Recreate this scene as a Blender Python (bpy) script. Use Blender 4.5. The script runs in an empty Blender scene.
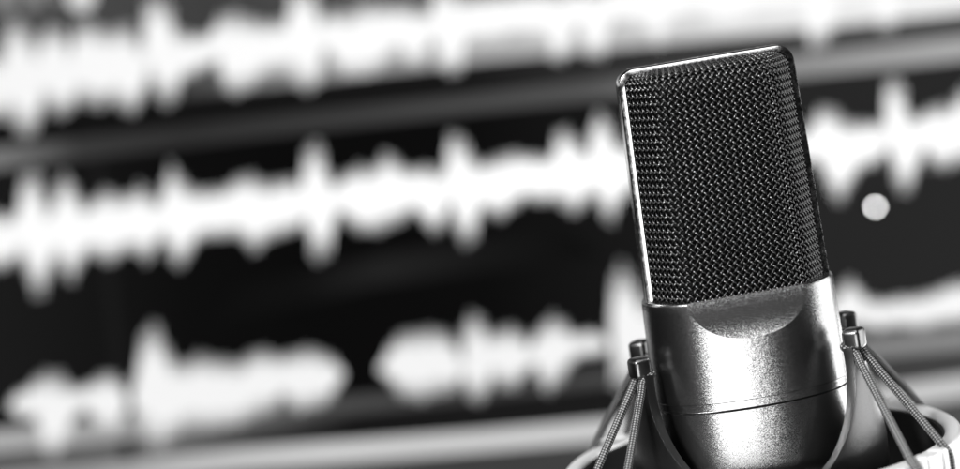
import bpy, bmesh, math, random
from mathutils import Vector, Matrix
random.seed(7)
R = math.radians
C = bpy.context.scene.collection
MM = 0.001

# ------------------------------------------------------------------ camera frame
PITCH = R(6.85); ROLL = R(6.6)
FPX = 2205.0                      # focal length in pixels of a 960 wide picture
DIST = 0.650                      # camera to microphone
SCREEN = 1.050                    # camera to screen
right0 = Vector((1, 0, 0)); up0 = Vector((0, math.sin(PITCH), math.cos(PITCH))); fwd0 = Vector((0, math.cos(PITCH), -math.sin(PITCH)))
cam_loc = -(right0 * 0.0733 + up0 * -0.0245 + fwd0 * DIST)

# ------------------------------------------------------------------ helpers
def link(name, me, mat, parent=None):
    o = bpy.data.objects.new(name, me); C.objects.link(o)
    if mat: me.materials.append(mat)
    if parent: o.parent = parent
    return o
def finish(name, bm, mat, parent=None, angle=35, recalc=True):
    if recalc: bmesh.ops.recalc_face_normals(bm, faces=bm.faces)
    for v in bm.verts: v.co *= MM
    me = bpy.data.meshes.new(name); bm.to_mesh(me); bm.free()
    for p in me.polygons: p.use_smooth = True
    if angle: me.set_sharp_from_angle(angle=R(angle))
    return link(name, me, mat, parent)
def thing(name, label, cat, loc=(0, 0, 0), rot=(0, 0, 0)):
    o = bpy.data.objects.new(name, None); C.objects.link(o)
    o.location = loc; o.rotation_euler = rot; o.empty_display_size = 0.02
    o['label'] = label; o['category'] = cat
    return o
def skin_rows(bm, rows, closed_u=False, caps=False):
    """rows of equal length point lists -> quads"""
    vs = [[bm.verts.new(p) for p in r] for r in rows]
    n = len(rows[0])
    for a, b in zip(vs, vs[1:]):
        for i in range(n if closed_u else n - 1):
            j = (i + 1) % n
            bm.faces.new((a[i], a[j], b[j], b[i]))
    if caps:
        bm.faces.new(vs[0]); bm.faces.new(vs[-1])
    return vs
def frames(path):
    out = []; N = len(path); t = (path[1] - path[0]).normalized()
    ref = Vector((0, 0, 1)) if abs(t.z) < .9 else Vector((0, 1, 0))
    n = (ref - t * ref.dot(t)).normalized()
    for i in range(N):
        t = (path[min(i + 1, N - 1)] - path[max(i - 1, 0)]).normalized()
        n = (n - t * n.dot(t)).normalized()
        out.append((n, t.cross(n)))
    return out
def tube(bm, path, rad, seg=6, caps=True):
    fr = frames(path); rows = []
    for i, (p, (n, b)) in enumerate(zip(path, fr)):
        r = rad(i) if callable(rad) else rad
        rows.append([p + (n * math.cos(2 * math.pi * k / seg) + b * math.sin(2 * math.pi * k / seg)) * r for k in range(seg)])
    skin_rows(bm, rows, True, caps)
def round_box(bm, M, sx, sy, sz, bev, seg=3):
    r = bmesh.ops.create_cube(bm, size=1.0)
    vs = r['verts']
    for v in vs: v.co = Vector((v.co.x * sx, v.co.y * sy, v.co.z * sz))
    es = list({e for v in vs for e in v.link_edges})
    g = bmesh.ops.bevel(bm, geom=es, offset=bev, segments=seg, affect='EDGES', profile=.5)
    allv = {v for f in g['faces'] for v in f.verts} | {v for v in vs if v.is_valid}
    seen = set(allv); st = list(allv)
    while st:
        v = st.pop()
        for e in v.link_edges:
            w = e.other_vert(v)
            if w not in seen: seen.add(w); st.append(w)
    for v in seen: v.co = M @ v.co
def super_oval(a, b, n, N):
    pts = []
    for i in range(N):
        t = 2 * math.pi * i / N
        c, s = math.cos(t), math.sin(t)
        pts.append((a * math.copysign(abs(c) ** (2 / n), c), b * math.copysign(abs(s) ** (2 / n), s)))
    return pts
def interp(tab, x):
    if x <= tab[0][0]: return tab[0][1]
    for (x0, y0), (x1, y1) in zip(tab, tab[1:]):
        if x <= x1:
            return y0 + (y1 - y0) * (x - x0) / (x1 - x0)
    return tab[-1][1]

# ------------------------------------------------------------------ materials
def mat(name):
    m = bpy.data.materials.new(name); m.use_nodes = True
    nt = m.node_tree; return m, nt, nt.nodes['Principled BSDF']
def metal(name, base, rough, metallic=1.0, grain=0.0, gscale=3000, rvar=0.0, rscale=60, spec=.5):
    m, nt, p = mat(name)
    p.inputs['Base Color'].default_value = (base, base, base, 1)
    p.inputs['Metallic'].default_value = metallic
    p.inputs['Roughness'].default_value = rough
    p.inputs['Specular IOR Level'].default_value = spec
    tc = nt.nodes.new('ShaderNodeTexCoord')
    if grain:
        nz = nt.nodes.new('ShaderNodeTexNoise'); nz.inputs['Scale'].default_value = gscale; nz.inputs['Detail'].default_value = 2
        nt.links.new(tc.outputs['Object'], nz.inputs['Vector'])
        bp = nt.nodes.new('ShaderNodeBump'); bp.inputs['Strength'].default_value = grain; bp.inputs['Distance'].default_value = .0002
        nt.links.new(nz.outputs['Fac'], bp.inputs['Height']); nt.links.new(bp.outputs['Normal'], p.inputs['Normal'])
    if rvar:
        n2 = nt.nodes.new('ShaderNodeTexNoise'); n2.inputs['Scale'].default_value = rscale; n2.inputs['Detail'].default_value = 5
        nt.links.new(tc.outputs['Object'], n2.inputs['Vector'])
        mr = nt.nodes.new('ShaderNodeMapRange'); mr.inputs['From Min'].default_value = .3; mr.inputs['From Max'].default_value = .7
        mr.inputs['To Min'].default_value = max(.02, rough - rvar); mr.inputs['To Max'].default_value = rough + rvar
        nt.links.new(n2.outputs['Fac'], mr.inputs['Value']); nt.links.new(mr.outputs['Result'], p.inputs['Roughness'])
    return m
def flake(m, scale, amp):
    """metallic flake paint: every tiny cell leans its own way"""
    nt = m.node_tree; N = nt.nodes.new; L = nt.links.new; p = nt.nodes['Principled BSDF']
    tc = N('ShaderNodeTexCoord'); v = N('ShaderNodeTexVoronoi'); v.inputs['Scale'].default_value = scale
    L(tc.outputs['Object'], v.inputs['Vector'])
    a = N('ShaderNodeVectorMath'); a.operation = 'SUBTRACT'; L(v.outputs['Color'], a.inputs[0]); a.inputs[1].default_value = (.5, .5, .5)
    b = N('ShaderNodeVectorMath'); b.operation = 'SCALE'; L(a.outputs[0], b.inputs[0]); b.inputs['Scale'].default_value = amp
    g = N('ShaderNodeNewGeometry'); c = N('ShaderNodeVectorMath'); c.operation = 'ADD'; L(g.outputs['Normal'], c.inputs[0]); L(b.outputs[0], c.inputs[1])
    d = N('ShaderNodeVectorMath'); d.operation = 'NORMALIZE'; L(c.outputs[0], d.inputs[0]); L(d.outputs[0], p.inputs['Normal'])
    return m
M_body = flake(metal('satin_metal_paint', .35, .26), 5000, .12)
M_frame = metal('polished_frame_metal', .55, .18, rvar=.08, rscale=700, grain=.06, gscale=2600)
M_wire = metal('grille_wire', .09, .24)
M_inner = metal('inner_gauze', .012, .8, metallic=0, spec=.1)
M_groove = metal('seam_gap', .01, .7, metallic=0, spec=.1)
M_cradle = flake(metal('cradle_metal', .12, .36), 5200, .10)
M_hook = metal('hook_metal', .18, .30, grain=.08, gscale=2600)
M_ring = metal('ring_metal', .80, .34, metallic=.35, grain=.06, gscale=2600)
M_ring_shade = metal('ring_inside_shade', .015, .6, metallic=0, grain=.1, gscale=1500, spec=.2)  # near black: shade inside the ring put into the colour
M_plastic = metal('monitor_plastic', .02, .5, metallic=0, grain=.05, gscale=1500)

def braid_mat():
    m, nt, p = mat('braided_elastic'); N = nt.nodes.new; L = nt.links.new
    uv = N('ShaderNodeUVMap'); uv.uv_map = 'UVMap'
    sep = N('ShaderNodeSeparateXYZ'); L(uv.outputs['UV'], sep.inputs[0])
    def math_(op, a, b=None):
        n = N('ShaderNodeMath'); n.operation = op
        for k, x in enumerate((a, b)):
            if x is None: continue
            if isinstance(x, (int, float)): n.inputs[k].default_value = x
            else: L(x, n.inputs[k])
        return n.outputs[0]
    a = math_('SINE', math_('MULTIPLY', math_('ADD', sep.outputs[0], sep.outputs[1]), math.pi * 2))
    b = math_('SINE', math_('MULTIPLY', math_('SUBTRACT', sep.outputs[0], sep.outputs[1]), math.pi * 2))
    pr = math_('MULTIPLY', a, b)
    ramp = N('ShaderNodeValToRGB'); ramp.color_ramp.elements[0].position = .48; ramp.color_ramp.elements[1].position = .78
    ramp.color_ramp.elements[0].color = (.012, .012, .012, 1); ramp.color_ramp.elements[1].color = (.30, .30, .30, 1)
    sc = math_('ADD', math_('MULTIPLY', pr, .5), .5); L(sc, ramp.inputs[0])
    L(ramp.outputs[0], p.inputs['Base Color']); p.inputs['Roughness'].default_value = .45
    bp = N('ShaderNodeBump'); bp.inputs['Strength'].default_value = .6; bp.inputs['Distance'].default_value = .0003
    L(sc, bp.inputs['Height']); L(bp.outputs['Normal'], p.inputs['Normal'])
    return m
M_cord = braid_mat()

def glow(name, stops, rough=.5):
    """a lit area of the display: emission along the screen's own x axis (metres)"""
    m, nt, p = mat(name); N = nt.nodes.new; L = nt.links.new
    p.inputs['Base Color'].default_value = (0, 0, 0, 1); p.inputs['Roughness'].default_value = rough
    p.inputs['Specular IOR Level'].default_value = 0
    p.inputs['Emission Strength'].default_value = 1
    if len(stops) == 1:
        v = stops[0][1]; p.inputs['Emission Color'].default_value = (v, v, v, 1); return m
    tc = N('ShaderNodeTexCoord'); sep = N('ShaderNodeSeparateXYZ'); L(tc.outputs['Object'], sep.inputs[0])
    mr = N('ShaderNodeMapRange'); mr.inputs['From Min'].default_value = -.25; mr.inputs['From Max'].default_value = .25
    L(sep.outputs[0], mr.inputs['Value'])
    ramp = N('ShaderNodeValToRGB'); cr = ramp.color_ramp
    while len(cr.elements) < len(stops): cr.elements.new(.5)
    for e, (px, v) in zip(cr.elements, stops):
        e.position = ((px - 480) * PXM + .25) / .5; e.color = (v, v, v, 1)
    L(mr.outputs[0], ramp.inputs[0]); L(ramp.outputs[0], p.inputs['Emission Color'])
    return m
PXM = SCREEN / FPX

# ------------------------------------------------------------------ MICROPHONE
LEAN = R(-2.6)          # the stand leans a little to the left
mic = thing('microphone', 'studio condenser microphone with dark woven mesh head and satin metal body', 'microphone', (0, 0, .0008), (0, LEAN, R(3.0)))

# body: oval, with a rounded shoulder and a concave thumb-shaped scoop in front
NB = 2.25; NS = 160
def oval_rows(tab):
    return [[Vector((x, y, z)) for x, y in super_oval(a, b, NB, NS)] for z, a, b in tab]
bm = bmesh.new()
tab = [(-32.15, 28.6, 20.65), (-31.95, 28.8, 20.85), (-29.85, 28.8, 20.85), (-29.6, 29.1, 21.1)]
tab += [(-29.6 + k * (28.6) / 14, 29.1 - .7 * k / 14, 21.1 - .5 * k / 14) for k in range(1, 15)]
tab += [(-.55, 28.3, 20.5), (-.2, 28.1, 20.3), (0, 27.7, 19.9)]
skin_rows(bm, oval_rows(tab), True, True)
body = finish('body', bm, M_body, mic, 25)
bm = bmesh.new()                       # cutter: cylinder lying along x
rc = 36.0; al = R(18.5)
mid = Vector((0, -18.75, -6.2)); nrm = Vector((0, -math.cos(al), math.sin(al)))
cen = mid + nrm * (rc - .45)
K = 220; rows = []
for xx in (-60, 60):
    rows.append([Vector((xx, cen.y + rc * math.cos(2 * math.pi * k / K), cen.z + rc * math.sin(2 * math.pi * k / K))) for k in range(K)])
skin_rows(bm, rows, True, True)
cut = finish('cutter', bm, None, mic, 0)
md = body.modifiers.new('scoop', 'BOOLEAN'); md.object = cut; md.operation = 'DIFFERENCE'; md.solver = 'EXACT'
dg = bpy.context.evaluated_depsgraph_get(); dg.update()
me = bpy.data.meshes.new_from_object(body.evaluated_get(dg))
body.modifiers.clear(); body.data = me; bpy.data.objects.remove(cut)
for p in me.polygons: p.use_smooth = True
me.set_sharp_from_angle(angle=R(14))

bm = bmesh.new()
skin_rows(bm, oval_rows([(-33.2, 28.15, 20.2), (-32.0, 28.15, 20.2)]), True, True)
finish('seam', bm, M_groove, mic, 30)
bm = bmesh.new()
low = [(-32.55, 28.3, 20.4), (-32.72, 28.55, 20.65), (-40, 28.8, 21.2), (-45, 29.0, 21.8), (-50, 29.0, 22.5), (-53, 28.6, 22.4), (-56, 26.6, 20.8), (-58, 22.2, 16.8), (-60.5, 18.8, 14.9), (-62.5, 14.6, 12.6), (-63.5, 11, 10.5)]
lo2 = []
for (z0, a0, b0), (z1, a1, b1) in zip(low, low[1:]):
    for k in range(3): t = k / 3; lo2.append((z0 + (z1 - z0) * t, a0 + (a1 - a0) * t, b0 + (b1 - b0) * t))
lo2.append(low[-1]); lo2 += [(-64.2, 10, 10), (-78, 10, 10)]
skin_rows(bm, oval_rows(lo2), True, True)
finish('base_cap', bm, M_body, mic, 40)

# headframe: an arch in the middle plane, convex outer face
ZT = 68.2; A0 = 27.35; A1 = 25.9; CR = 5.2
def arch(off=0.0, n=14, z0=-1.5):
    """outline of the head from the left foot over the top to the right foot, inset by off"""
    pts = []; a0, a1, zt, cr = A0 - off, A1 - off, ZT - off, max(CR - off, 1.2)
    def half(z): return a0 + (a1 - a0) * z / ZT
    for k in range(24): z = z0 + (zt - cr - z0) * k / 24; pts.append((-half(z), z))
    for k in range(n + 1):
        t = math.pi - (math.pi / 2) * k / n; h = half(zt - cr)
        pts.append((-(h - cr) + cr * math.cos(t), zt - cr + cr * math.sin(t)))
    for k in range(1, 16): pts.append((-(half(zt - cr) - cr) + 2 * (half(zt - cr) - cr) * k / 16, zt))
    right = [(-x, z) for x, z in pts[:24 + n + 1]][::-1]
    return pts + right
half_prof = [(1.85, -2.0), (1.85, -3.93), (1.78, -4.0), (.35, -3.62), (.18, -3.52), (.06, -3.3), (0, -3.0)]
prof = half_prof + [(x, -y) for x, y in half_prof[::-1]]
bm = bmesh.new()
outl = [arch(o) for o, y in prof]
rows = []
for i in range(len(outl[0])):
    rows.append([Vector((outl[k][i][0], prof[k][1], outl[k][i][1])) for k in range(len(prof))])
skin_rows(bm, rows, True, True)
finish('head_frame', bm, M_frame, mic, 28)

# woven grille (front and back): wires follow a pillow surface
def cross_pts(n=400):
    pts = [(0.0, 1.0), (12.6, 1.0)]
    for k in range(1, 13):
        t = k / 12; p0, p1, p2 = (12.6, 1.0), (18.0, .985), (21.0, .64)
        pts.append(((1 - t) ** 2 * p0[0] + 2 * t * (1 - t) * p1[0] + t * t * p2[0], (1 - t) ** 2 * p0[1] + 2 * t * (1 - t) * p1[1] + t * t * p2[1]))
    pts.append((25.3, .17)); return pts
DEP = 16.2
def arclen(pts, sy):
    s = [0]
    for (x0, y0), (x1, y1) in zip(pts, pts[1:]): s.append(s[-1] + math.hypot(x1 - x0, (y1 - y0) * sy))
    return s
cp = cross_pts(); cs = arclen(cp, DEP); UX = cs[-1]
vp = [(-1.5, 1.0), (60.5, 1.0)]
for k in range(1, 13):
    t = k / 12; p0, p1, p2 = (60.5, 1.0), (64.4, .99), (65.6, .70)
    vp.append(((1 - t) ** 2 * p0[0] + 2 * t * (1 - t) * p1[0] + t * t * p2[0], (1 - t) ** 2 * p0[1] + 2 * t * (1 - t) * p1[1] + t * t * p2[1]))
vp.append((66.9, .16))
vs_ = arclen(vp, DEP); VZ = vs_[-1]
tx = list(zip(cs, [p[0] for p in cp])); tfx = list(zip(cs, [p[1] for p in cp]))
tz = list(zip(vs_, [p[0] for p in vp])); tfz = list(zip(vs_, [p[1] for p in vp]))
def surf(u, v, sgn=-1, inset=0.0):
    s = abs(u); x = interp(tx, s); fx = interp(tfx, s); z = interp(tz, v); fz = interp(tfz, v)
    hw = A0 + (A1 - A0) * max(z, 0) / ZT - 1.9
    zt = 66.9; cr = 4.5
    if z > zt - cr: hw = hw - cr + math.sqrt(max(cr * cr - (z - zt + cr) ** 2, 0.02))
    x = x / 25.3 * hw
    fy = fx * fz if fz > .999 or fx > .999 else fx * fz
    return Vector((math.copysign(x, u), sgn * (DEP - inset) * fy, z))
def snorm(u, v, sgn):
    e = .25
    a = surf(u + e, v, sgn) - surf(u - e, v, sgn); b = surf(u, min(v + e, VZ), sgn) - surf(u, v - e, sgn)
    n = a.cross(b)
    if n.length < 1e-9: return Vector((0, sgn, 0))
    n.normalize()
    if n.y * sgn < 0: n = -n
    return n
SP = 2.1; SLOPE = 1.04; AMP = .34; WR = .35     # diagonal plain weave: wires rise at about 45 degrees either way
def grille(name, sgn):
    bm = bmesh.new(); dv = SP * SLOPE / 2; n = 5
    span = int((UX * 2 + VZ / SLOPE) / SP) + 3
    for d in (1, -1):
        for i in range(-span, span + 1):
            u0 = i * SP; path = []; M = int(VZ / dv) + 1
            for k in range(M * n + 1):
                v = k / n * dv
                if v > VZ: break
                u = u0 + d * v / SLOPE
                if abs(u) > UX:
                    if len(path) > 2: tube(bm, path, WR, 6, False)
                    path = []; continue
                w = d * AMP * math.cos(math.pi * k / n)
                path.append(surf(u, v, sgn) + snorm(u, v, sgn) * w)
            if len(path) > 2: tube(bm, path, WR, 6, False)
    return finish(name, bm, M_wire, mic, 0)
grille('grille', -1)
grille('grille', 1)
bm = bmesh.new()
for sgn in (-1, 1):
    rows = []
    for k in range(0, 61):
        v = VZ * k / 60
        rows.append([surf(UX * q / 40, v, sgn, 1.3) - snorm(UX * q / 40, v, sgn) * .9 for q in range(-40, 41)])
    skin_rows(bm, rows)
finish('inner_gauze', bm, M_inner, mic, 0)

# ------------------------------------------------------------------ SHOCK MOUNT
mount = thing('shock_mount', 'metal shock mount holding the microphone by braided elastic cords strung to a round ring', 'shock mount', (0, 0, 0), (0, R(-2.3), R(-5.5)))
ZH = -18.8; HU = 37.0; TH0 = 65.0; RC = 33.5
def r_sheet(z):
    return interp([(-60, 34.5), (-55, 36), (-48, 36.2), (-36, 35.2), (-19, RC)], z)
def quad_panel(bm, sx, sy):
    rows = []
    NZ = 44
    for k in range(NZ + 1):
        dz = HU * math.sin(math.pi / 2 * k / NZ); z = ZH - dz
        xf = 28.6 * math.sqrt(max(1 - (dz / HU) ** 2, 0)); ph = math.asin(min(xf / 33.6, .999))
        hs = 26.0; ps = R(17.5) * math.sqrt(max(1 - (min(dz, hs) / hs) ** 2, 0)) if dz < hs else 0
        a, b = ph, math.pi / 2 - ps
        row = []
        for q in range(17):
            t = a + (b - a) * q / 16; rr = r_sheet(z)
            row.append(Vector((sx * rr * math.sin(t), sy * rr * math.cos(t), z)))
        rows.append(row)
    skin_rows(bm, rows)
bm = bmesh.new()
for sx in (-1, 1):
    for sy in (-1, 1): quad_panel(bm, sx, sy)
zb = ZH - HU; rows = []
for z, r in [(zb, r_sheet(zb)), (-58, 35.2), (-61, 33), (-64, 27), (-66.5, 22.5), (-68, 17), (-68.5, 12)]:
    rows.append([Vector((r * math.sin(2 * math.pi * k / 64), -r * math.cos(2 * math.pi * k / 64), z)) for k in range(64)])
skin_rows(bm, rows, True)
bmesh.ops.remove_doubles(bm, verts=bm.verts, dist=.02)
bmesh.ops.recalc_face_normals(bm, faces=bm.faces)
cradle = finish('cradle', bm, M_cradle, mount, 0, False)
sd = cradle.modifiers.new('thick', 'SOLIDIFY'); sd.thickness = 2.9 * MM; sd.offset = 0
bv = cradle.modifiers.new('edge', 'BEVEL'); bv.width = .9 * MM; bv.segments = 3; bv.limit_method = 'ANGLE'; bv.angle_limit = R(50); bv.use_clamp_overlap = True

def polar(th, r, z): return Vector((r * math.sin(th), -r * math.cos(th), z))
def local(th, r, z):
    er = Vector((math.sin(th), -math.cos(th), 0)); et = Vector((math.cos(th), math.sin(th), 0))
    M = Matrix(((et.x, er.x, 0, 0), (et.y, er.y, 0, 0), (0, 0, 1, 0), (0, 0, 0, 1)))
    return Matrix.Translation(polar(th, r, z)) @ M
arm_az = [R(TH0), R(-TH0), R(180 - TH0), R(-(180 - TH0))]
for th in arm_az:
    bm = bmesh.new()
    round_box(bm, local(th, RC + .8, ZH + 1.9), 6.6, 5.6, 6.2, 1.4, 4)       # cap
    round_box(bm, local(th, RC + .3, ZH - 1.2), 3.0, 2.8, 5.0, .7, 3)        # neck the cord runs round
    round_box(bm, local(th, RC + 1.6, ZH - 5.0), 4.4, 2.4, 3.4, .7, 3)       # foot
    finish('hook', bm, M_hook, mount, 40)

RO, RI, ZR = 59.2, 54.2, -48.2
bm = bmesh.new(); rows = []
pr = [(RI, -72), (RI, ZR - 1.6), (RI + .25, ZR - .7), (RI + .9, ZR - .15), (RI + 1.8, ZR), (RO - 1.8, ZR), (RO - .9, ZR - .15), (RO - .25, ZR - .7), (RO, ZR - 1.6), (RO - .3, -60), (RO - 1.2, -71), (RO - 1.8, -72.2)]
for k in range(129):
    t = 2 * math.pi * k / 128
    rows.append([Vector((r * math.sin(t), -r * math.cos(t), z)) for r, z in pr])
skin_rows(bm, rows, True); bmesh.ops.remove_doubles(bm, verts=bm.verts, dist=.001)
finish('ring', bm, M_ring, mount, 40)

bm = bmesh.new(); rows = []  # thin sleeve added to darken the ring's inside
for k in range(97):
    t = 2 * math.pi * k / 96
    rows.append([Vector((r * math.sin(t), -r * math.cos(t), z)) for r, z in ((RI - .1, ZR - 1.4), (RI - .7, ZR - 2.0), (RI - .7, -71), (RI - .1, -71.6))])
skin_rows(bm, rows, True); bmesh.ops.remove_doubles(bm, verts=bm.verts, dist=.001)
finish('ring_shade_sleeve', bm, M_ring_shade, mount, 40)

cord_az = (43.0, 59.0)
def smooth_path(pts, step):
    out = []
    P = [pts[0] * 2 - pts[1]] + pts + [pts[-1] * 2 - pts[-2]]
    for i in range(1, len(P) - 2):
        p0, p1, p2, p3 = P[i - 1], P[i], P[i + 1], P[i + 2]
        n = max(2, int((p2 - p1).length / step))
        for k in range(n):
            t = k / n
            out.append(.5 * ((2 * p1) + (p2 - p0) * t + (2 * p0 - 5 * p1 + 4 * p2 - p3) * t * t + (3 * p1 - p0 - 3 * p2 + p3) * t ** 3))
    out.append(pts[-1]); return out
CORD_R = 1.2
def cord(th, ta, tb):
    RR = RO + 1.3
    def et(t): return Vector((math.cos(t), math.sin(t), 0))
    def seg(t, s):
        top = polar(th, RC + 1.6, ZH - 1.9) + et(th) * s * 2.6
        rim = polar(t, RO - .6, ZR + 1.0)
        mids = [top.lerp(rim, f) for f in (.1, .35, .65, .93)]
        return [polar(t, RR, ZR - 17), polar(t, RR, ZR - 9), polar(t, RR, ZR - 2.2), rim] + mids[::-1] + [top]
    sa = 1 if ta > th else -1
    a = seg(ta, sa); b = seg(tb, -sa)
    over = [polar(th, RC - 1.4, ZH - .2) + et(th) * sa * 2.5, polar(th, RC - 2.2, ZH), polar(th, RC - 1.4, ZH - .2) - et(th) * sa * 2.5]
    path = smooth_path(a + over + b[::-1], .45)
    fr = frames(path); SEG = 14
    bm = bmesh.new(); uvl = bm.loops.layers.uv.new('UVMap')
    s = 0; rows = []; S = []
    for i, (p, (n, bb)) in enumerate(zip(path, fr)):
        if i: s += (p - path[i - 1]).length
        S.append(s / 1.55)
        rows.append([p + (n * math.cos(2 * math.pi * k / SEG) + bb * math.sin(2 * math.pi * k / SEG)) * CORD_R for k in range(SEG)])
    vs = [[bm.verts.new(q) for q in r] for r in rows]
    for i in range(len(vs) - 1):
        for k in range(SEG):
            f = bm.faces.new((vs[i][k], vs[i][(k + 1) % SEG], vs[i + 1][(k + 1) % SEG], vs[i + 1][k]))
            for l, (uu, vv) in zip(f.loops, ((k, i), (k + 1, i), (k + 1, i + 1), (k, i + 1))):
                l[uvl].uv = (uu / SEG * 4, S[vv])
    bm.faces.new(vs[0]); bm.faces.new(vs[-1][::-1])
    finish('elastic_cord', bm, M_cord, mount, 0, False)
for th in arm_az:
    d = 1 if th > 0 else -1
    fr_ = abs(th) < math.pi / 2
    az = [(c if fr_ else 180 - c) * d for c in cord_az]
    cord(th, R(az[0]), R(az[1]))
    bm = bmesh.new(); tm = R((az[0] + az[1]) / 2)
    round_box(bm, local(tm, RO - .2, ZR - 6.2), 9.6, 5.2, 13.5, 1.2, 4)
    for a in az:
        round_box(bm, local(tm + (R(a) - tm) * .45, RO + .1, ZR - 5.8), 4.2, 5.6, 13.6, 1.2, 4)
    finish('cord_lug', bm, M_ring, mount, 40)

# ------------------------------------------------------------------ MONITOR with the audio editor on it
cr_, sr_ = math.cos(ROLL), math.sin(ROLL)
W, H = 800.0, 350.0
mon_loc = cam_loc + fwd0 * SCREEN - up0 * (H / 2 + 12) * MM
mon = thing('monitor', 'wide computer monitor behind the microphone showing white audio waveforms on a dark editor screen', 'monitor', mon_loc, (-PITCH, 0, 0))
ZC = H / 2 + 12
def S(x, y):
    """traced coordinates -> millimetres on the panel, origin at its middle"""
    qx, qy = x - 480, 234.5 - y
    return ((qx * cr_ + qy * sr_) * PXM * 1000, (-qx * sr_ + qy * cr_) * PXM * 1000)
bm = bmesh.new()
round_box(bm, Matrix.Translation((0, 19, ZC)), W + 24, 34, H + 24, 5, 4)
finish('housing', bm, M_plastic, mon, 40)
bm = bmesh.new()
for sx, sz, w, h in ((0, H / 2 + 5, W + 20, 9.6), (0, -H / 2 - 5, W + 20, 9.6), (-W / 2 - 5, 0, 9.6, H), (W / 2 + 5, 0, 9.6, H)):
    round_box(bm, Matrix.Translation((sx, .4, ZC + sz)), w, 5, h, 1.2, 3)
finish('bezel', bm, M_plastic, mon, 40)
def flat(name, pts, m, lift, raw=False):
    """a lit region of the panel: filled outline, lift mm proud of the panel"""
    bm = bmesh.new()
    q = pts if raw else [S(*p) for p in pts]
    vs = [bm.verts.new((x, .6 - lift, ZC + z)) for x, z in q]
    f = bm.faces.new(vs); bmesh.ops.triangulate(bm, faces=[f])
    f0 = [f for f in bm.faces]
    for f in f0:
        f.normal_update()
        if f.normal.y > 0: f.normal_flip()
    return finish(name, bm, m, mon, 0, False)
E_panel = glow('panel_dark', [(-40, .012), (180, .0045), (300, .0035), (480, .004), (700, .012), (820, .02), (960, .022)])  # glow over the blacks at the sides is painted into the emission
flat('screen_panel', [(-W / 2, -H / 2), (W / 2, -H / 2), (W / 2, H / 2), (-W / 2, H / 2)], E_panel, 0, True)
E_w1 = glow('wave_white', [(0, .93), (480, 1.05), (960, 1.05)])
E_w2 = glow('wave_white_b', [(0, 1.0), (300, 1.06), (600, 1.2), (960, 1.12)])
E_w3 = glow('wave_white_c', [(0, .92), (480, .92), (960, .98)])
E_clip = glow('clip_grey', [(-60, .085), (120, .065), (240, .05), (420, .09)])
E_clip2 = glow('clip_light', [(150, .02), (230, .08), (300, .25), (480, .40), (640, .55), (800, .80), (960, .9)])
E_bar1 = glow('divider_a', [(-40, .22), (10, .19), (90, .045), (200, .032), (360, .05), (600, .095), (800, .28), (960, .42)])
E_gap1 = glow('gap_a', [(0, .006), (480, .009), (640, .03), (800, .06), (960, .085)])
E_bar2 = glow('divider_b', [(-40, .45), (60, .40), (200, .2), (300, .08), (480, .055), (640, .08), (860, .26), (960, .3)])
E_gap2 = glow('gap_b', [(0, .10), (150, .14), (230, .05), (330, .009), (600, .012), (860, .05), (960, .06)])
E_bar3 = glow('divider_c', [(60, .35), (160, .52), (300, .66), (640, .66), (960, .60)])
E_low = glow('lower_grey', [(0, .06), (480, .05), (960, .08)])
E_zone = glow('zone', [(200, .0045), (300, .006), (380, .016), (480, .009), (600, .0045)])
E_head = glow('playhead_line', [(0, .011)]); E_dot = glow('dot_light', [(0, 26.0)])

def band(up, lo): return up + lo[::-1]
# grey clip behind the first waveform, tracks and dividers, left to right
flat('clip_background', band([(-160, -60), (480, -120), (1120, -190)], [(-160, 75), (0, 55), (240, 30), (480, 5), (960, -45), (1120, -62)]), E_clip, .15)
flat('clip_background', band([(180, 70), (300, 55), (480, 25), (640, 0), (800, -18), (960, -40), (1120, -58)], [(180, 98), (300, 84), (480, 62), (640, 46), (800, 30), (960, 13), (1120, -5)]), E_clip2, .15)
flat('track_gap', band([(-160, 146), (0, 126), (240, 92), (480, 63), (640, 47), (800, 31), (960, 14), (1120, -4)], [(-160, 168), (0, 147), (240, 120), (480, 94), (640, 75), (800, 56), (960, 38), (1120, 20)]), E_gap1, .1)
flat('track_divider', band([(-160, 168), (0, 147), (240, 120), (480, 94), (640, 75), (800, 56), (960, 38), (1120, 20)], [(-160, 190), (0, 169), (240, 139), (480, 111), (640, 95), (800, 77), (960, 60), (1120, 42)]), E_bar1, .2)
flat('track_shade', band([(240, 285), (380, 255), (560, 225)], [(200, 330), (380, 285), (600, 255)]), E_zone, .1)
flat('track_divider', band([(-160, 446), (0, 430), (120, 420), (240, 408), (350, 396), (480, 384), (640, 366), (860, 340), (960, 331), (1120, 312)], [(-160, 468), (0, 451), (120, 440), (240, 427), (350, 413), (480, 399), (640, 381), (860, 358), (960, 348), (1120, 330)]), E_bar2, .2)
flat('track_gap', band([(-160, 468), (0, 451), (120, 440), (240, 427), (350, 413), (480, 399), (640, 381), (860, 358), (960, 348), (1120, 330)], [(-160, 492), (0, 474), (110, 464), (240, 449), (480, 431), (640, 416), (860, 390), (960, 376), (1120, 357)]), E_gap2, .1)
flat('track_divider', band([(-160, 492), (0, 474), (110, 464), (240, 449), (480, 431), (640, 416), (860, 390), (960, 376), (1120, 357)], [(-160, 516), (0, 497), (110, 486), (240, 470), (480, 451), (640, 437), (860, 412), (960, 398), (1120, 379)]), E_bar3, .2)
flat('track_shade', band([(-160, 516), (0, 497), (110, 486), (240, 470), (480, 451), (640, 437), (860, 412), (960, 398), (1120, 379)], [(-160, 590), (480, 530), (1120, 455)]), E_low, .1)

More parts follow.
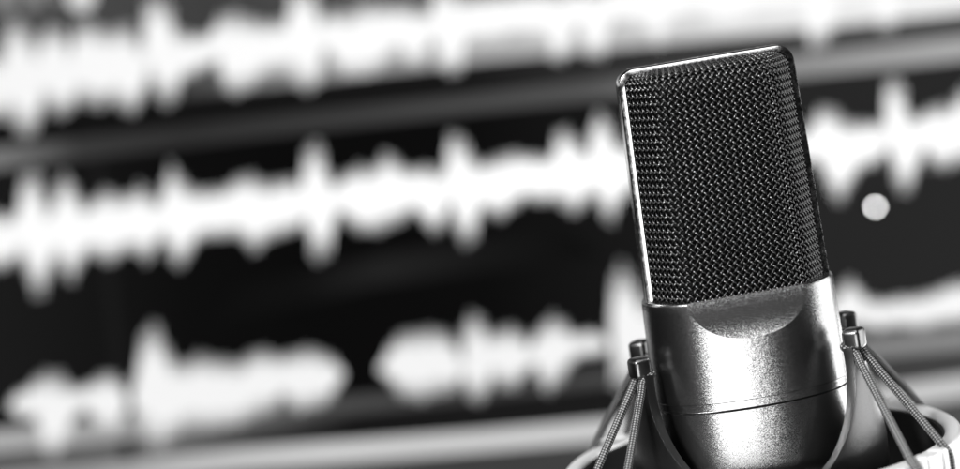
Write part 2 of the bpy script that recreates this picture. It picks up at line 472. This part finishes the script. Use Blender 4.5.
def wave(name, top, bot, m, crispness=0.0, lift=.3):
    """a recorded signal between two envelopes: a solid core and, past it, thin strokes of uneven height"""
    def env(c, x): return interp(c, x)
    def crisp(c):                       # peaks stand a little clear of their neighbours
        out = []
        for x, y in c:
            m_ = sum(interp(c, min(max(x + d, c[0][0]), c[-1][0])) for d in range(-28, 29, 4)) / 15
            out.append((x, y + crispness * (y - m_)))
        return out
    if crispness: top, bot = crisp(top), crisp(bot)
    x0 = max(top[0][0], bot[0][0]); x1 = min(top[-1][0], bot[-1][0])
    bm = bmesh.new(); n = max(4, int((x1 - x0) / 1.2)); ax = -math.sin(R(6.6))
    def quad(pts):
        vs = [bm.verts.new((p[0], .6 - lift, ZC + p[1])) for p in (S(*q) for q in pts)]
        f = bm.faces.new(vs); f.normal_update()
        if f.normal.y > 0: f.normal_flip()
    for k in range(n):
        x = x0 + (x1 - x0) * (k + .5) / n; h = (x1 - x0) / n * .5
        t = env(top, x); b = env(bot, x); mid = (t + b) / 2
        q = .45 + .62 * ((k * .6180339) % 1); q2 = .45 + .62 * ((k * .7548777 + .3) % 1)
        quad([(x - h, mid + (t - mid) * q), (x + h, mid + (t - mid) * q), (x + h, mid + (b - mid) * q2), (x - h, mid + (b - mid) * q2)])
    return finish(name, bm, m, mon, 0, False)
# track one
w1t = [(-160, 70), (-120, 45), (-60, 62), (-30, 40), (0, 51), (4, 44), (5, 31), (17, 23), (31, 29), (37, 41), (43, 29), (53, 25), (63, 29), (70, 39), (77, 26), (92, 22), (106, 29), (116, 26), (126, 21), (136, 29), (143, 36), (145, 8), (157, -1), (169, 7), (176, 26), (191, 31), (211, 29), (218, 17), (232, 12), (240, 14), (257, 19), (277, 17), (288, 15), (290, -8), (315, -8), (320, 15), (332, 8), (352, 10), (366, 3), (383, 5), (410, 4), (431, 8), (434, -12), (456, -12), (462, -4), (540, -10), (640, -20), (700, -40), (760, -30), (860, -45), (960, -52), (1040, -75), (1120, -72)]
w1b = [(-160, 120), (-90, 140), (-60, 118), (-20, 128), (0, 121), (10, 121), (15, 133), (26, 137), (37, 130), (43, 109), (48, 112), (60, 117), (72, 109), (78, 106), (89, 109), (102, 109), (114, 102), (119, 107), (133, 110), (145, 100), (150, 87), (155, 100), (167, 104), (177, 95), (181, 82), (218, 71), (223, 87), (235, 92), (240, 90), (264, 78), (288, 74), (295, 82), (306, 87), (320, 80), (323, 60), (332, 66), (342, 76), (366, 74), (383, 66), (400, 55), (407, 64), (421, 64), (429, 50), (436, 47), (441, 69), (451, 73), (463, 67), (465, 47), (480, 45), (510, 39), (548, 40), (553, 56), (568, 55), (573, 37), (582, 36), (587, 54), (604, 53), (608, 32), (617, 26), (650, 32), (655, 42), (662, 42), (668, 27), (690, 20), (720, 28), (760, 16), (806, 15), (809, 42), (822, 43), (832, 33), (836, 10), (874, 6), (880, 27), (894, 26), (898, 4), (960, -6), (1000, 6), (1040, -15), (1120, -22)]
wave('waveform', w1t, w1b, E_w1, .45)
# the foot of the track above it, peeking in at the top edge
for pts in ([(-4, -30), (16, -30), (14, 8), (6, 12), (-2, 8)], [(24, -30), (43, -30), (41, 4), (33, 9), (26, 5)], [(50, -30), (62, -30), (60, 2), (52, 2)], [(66, -30), (97, -30), (95, 2), (88, 10), (76, 11), (68, 4)]):
    flat('waveform_peak', pts, glow('peak_light', [(0, .28 if pts[0][0] < 60 else .75)]), .3)
# track two
w2t = [(-160, 205), (-120, 185), (-90, 215), (-40, 200), (0, 211), (17, 211), (20, 188), (26, 174), (37, 174), (43, 191), (51, 205), (55, 191), (60, 178), (70, 178), (77, 194), (87, 204), (95, 194), (107, 190), (119, 193), (128, 195), (140, 184), (150, 194), (160, 198), (164, 182), (170, 168), (177, 171), (186, 186), (208, 189), (225, 186), (240, 177), (250, 176), (269, 182), (288, 177), (303, 181), (305, 152), (313, 146), (322, 152), (329, 173), (337, 180), (346, 171), (359, 167), (375, 167), (387, 153), (399, 162), (407, 168), (428, 165), (446, 167), (449, 139), (458, 136), (468, 150), (480, 162), (491, 159), (510, 152), (529, 155), (553, 154), (558, 133), (566, 130), (576, 137), (590, 151), (593, 121), (602, 116), (610, 124), (614, 139), (624, 143), (680, 130), (740, 140), (811, 129), (816, 113), (827, 107), (839, 114), (849, 120), (870, 120), (886, 120), (885, 90), (893, 80), (901, 84), (907, 108), (919, 115), (927, 108), (939, 104), (954, 105), (956, 95), (962, 88), (1000, 100), (1060, 80), (1120, 92)]
w2b = [(-160, 275), (-100, 290), (-60, 268), (0, 269), (20, 264), (27, 278), (34, 294), (44, 292), (53, 261), (60, 268), (70, 280), (80, 270), (87, 256), (109, 263), (126, 252), (133, 249), (140, 258), (148, 264), (158, 244), (165, 244), (170, 258), (179, 265), (188, 254), (196, 243), (218, 239), (240, 237), (254, 249), (269, 241), (291, 234), (306, 227), (312, 250), (322, 258), (330, 252), (335, 222), (341, 218), (356, 231), (376, 230), (390, 229), (404, 222), (412, 212), (421, 219), (434, 231), (445, 224), (450, 207), (455, 230), (465, 243), (475, 236), (480, 209), (498, 217), (513, 211), (525, 200), (539, 203), (559, 200), (566, 211), (575, 216), (583, 208), (590, 199), (598, 202), (604, 216), (612, 219), (619, 202), (628, 195), (700, 185), (760, 180), (813, 164), (823, 175), (831, 192), (840, 202), (848, 187), (857, 175), (863, 167), (877, 168), (890, 154), (894, 177), (899, 189), (908, 190), (914, 177), (919, 164), (926, 151), (932, 166), (944, 171), (962, 164), (1000, 170), (1050, 150), (1120, 148)]
wave('waveform', w2t, w2b, E_w2, .25)
# track three, in clips
wave('waveform', [(8, 405), (15, 394), (32, 384), (41, 374), (51, 370), (63, 375), (72, 386), (84, 386), (94, 379), (109, 373), (118, 377), (124, 387), (127, 402)], [(10, 411), (20, 420), (36, 421), (39, 435), (44, 452), (56, 454), (66, 447), (72, 425), (82, 414), (90, 416), (95, 427), (111, 431), (122, 424), (127, 408)], E_w3, .1)
wave('waveform', [(132, 392), (136, 370), (141, 343), (147, 326), (155, 324), (162, 338), (172, 355), (184, 362), (198, 355), (218, 358), (240, 361), (247, 355), (257, 350), (271, 352), (281, 356), (295, 351), (312, 349), (325, 353), (337, 362), (343, 372)], [(132, 405), (136, 421), (143, 435), (153, 447), (164, 447), (170, 435), (184, 430), (205, 430), (225, 426), (240, 422), (250, 421), (260, 416), (274, 411), (283, 398), (291, 407), (305, 412), (322, 407), (332, 398), (339, 384), (344, 377)], E_w3, .1)
wave('waveform', [(378, 369), (390, 346), (398, 336), (414, 331), (434, 329), (450, 335), (458, 345), (462, 362), (465, 325), (472, 315), (479, 314), (484, 326), (491, 333), (508, 326), (522, 332), (530, 344), (535, 335), (542, 323), (554, 317), (566, 323), (573, 333), (580, 333), (593, 330), (604, 336), (608, 343)], [(379, 372), (393, 386), (400, 396), (424, 399), (444, 396), (458, 389), (462, 375), (467, 394), (471, 399), (481, 400), (488, 391), (491, 378), (501, 390), (515, 389), (525, 376), (535, 367), (539, 379), (546, 391), (558, 388), (566, 373), (575, 361), (583, 357), (600, 355), (608, 349)], E_w3, .1)
wave('waveform', [(611, 300), (613, 274), (622, 264), (631, 272), (640, 296), (680, 310), (760, 312), (837, 297), (842, 284), (851, 280), (859, 288), (866, 297), (881, 300), (898, 297), (916, 296), (933, 291), (950, 284), (962, 282), (1040, 270), (1120, 285)], [(611, 340), (614, 388), (628, 392), (650, 372), (700, 362), (780, 350), (864, 329), (881, 331), (898, 326), (919, 331), (939, 326), (962, 323), (1040, 318), (1120, 300)], E_w3, .1)
for x in (-150, -70):
    wave('waveform', [(x, 410), (x + 15, 392), (x + 40, 388), (x + 58, 405)], [(x, 416), (x + 20, 430), (x + 45, 428), (x + 58, 412)], E_w3, .1)
px0 = 106.0
flat('playhead', [(88, 130), (99, 130), (137, 480), (124, 480)], E_head, .12)
flat('marker_dot', [(875.5 + 2.0 * math.cos(k * math.pi / 10), 207 + 2.0 * math.sin(k * math.pi / 10)) for k in range(20)], E_dot, .35)

# ------------------------------------------------------------------ lights
def area(name, loc, target, sx, sy, radiance):
    l = bpy.data.lights.new(name, 'AREA'); l.shape = 'RECTANGLE'; l.size = sx; l.size_y = sy
    l.energy = radiance * math.pi * sx * sy * 1.0
    o = bpy.data.objects.new(name, l); C.objects.link(o); o.location = loc
    d = (Vector(target) - Vector(loc)).normalized()
    o.rotation_euler = d.to_track_quat('-Z', 'Y').to_euler()
    return o
area('key_softbox', (-.13, -.86, -.20), (0, 0, -.03), .60, .46, 5.5)
area('wire_glint_light', (-.46, -.52, .44), (0, 0, .03), .13, .13, 165.0)  # unseen lamp added to light one set of grille wires
area('overhead_softbox', (.0, -.13, .56), (0, 0, 0), .45, .62, 2.8)
area('scoop_fill_light', (.03, -.52, .56), (0, 0, 0), .26, .10, 6.0)  # unseen lamp added to brighten the lower scoop
area('side_strip', (.45, .09, .02), (0, 0, -.02), .40, .46, 3.4)
area('ring_fill_light', (.25, .31, -.14), (.05, 0, -.05), .10, .14, 6.0)  # unseen lamp added to whiten the ring's right wall
area('arm_fill_light', (-.47, .17, .18), (-.03, 0, -.04), .12, .16, 2.5)  # unseen lamp added for a bright band on the left arm

w = bpy.data.worlds.new('World'); bpy.context.scene.world = w; w.use_nodes = True
w.node_tree.nodes['Background'].inputs['Color'].default_value = (.5, .5, .5, 1)
w.node_tree.nodes['Background'].inputs['Strength'].default_value = .015

# ------------------------------------------------------------------ camera
cd = bpy.data.cameras.new('camera'); cam = bpy.data.objects.new('camera', cd); C.objects.link(cam)
cd.sensor_width = 36; cd.sensor_fit = 'HORIZONTAL'; cd.lens = 36 * FPX / 960
rt = right0 * cr_ - up0 * sr_; up = up0 * cr_ + right0 * sr_; bk = -fwd0
cam.matrix_world = Matrix(((rt.x, up.x, bk.x, cam_loc.x), (rt.y, up.y, bk.y, cam_loc.y), (rt.z, up.z, bk.z, cam_loc.z), (0, 0, 0, 1)))
cd.clip_start = .01; cd.clip_end = 50
cd.dof.use_dof = True; cd.dof.focus_distance = DIST - .013
cd.dof.aperture_fstop = (cd.lens * MM) / .0192
cd.dof.aperture_blades = 0
sc = bpy.context.scene; sc.camera = cam
sc.view_settings.view_transform = 'Standard'; sc.view_settings.look = 'None'; sc.view_settings.exposure = 0; sc.view_settings.gamma = 1
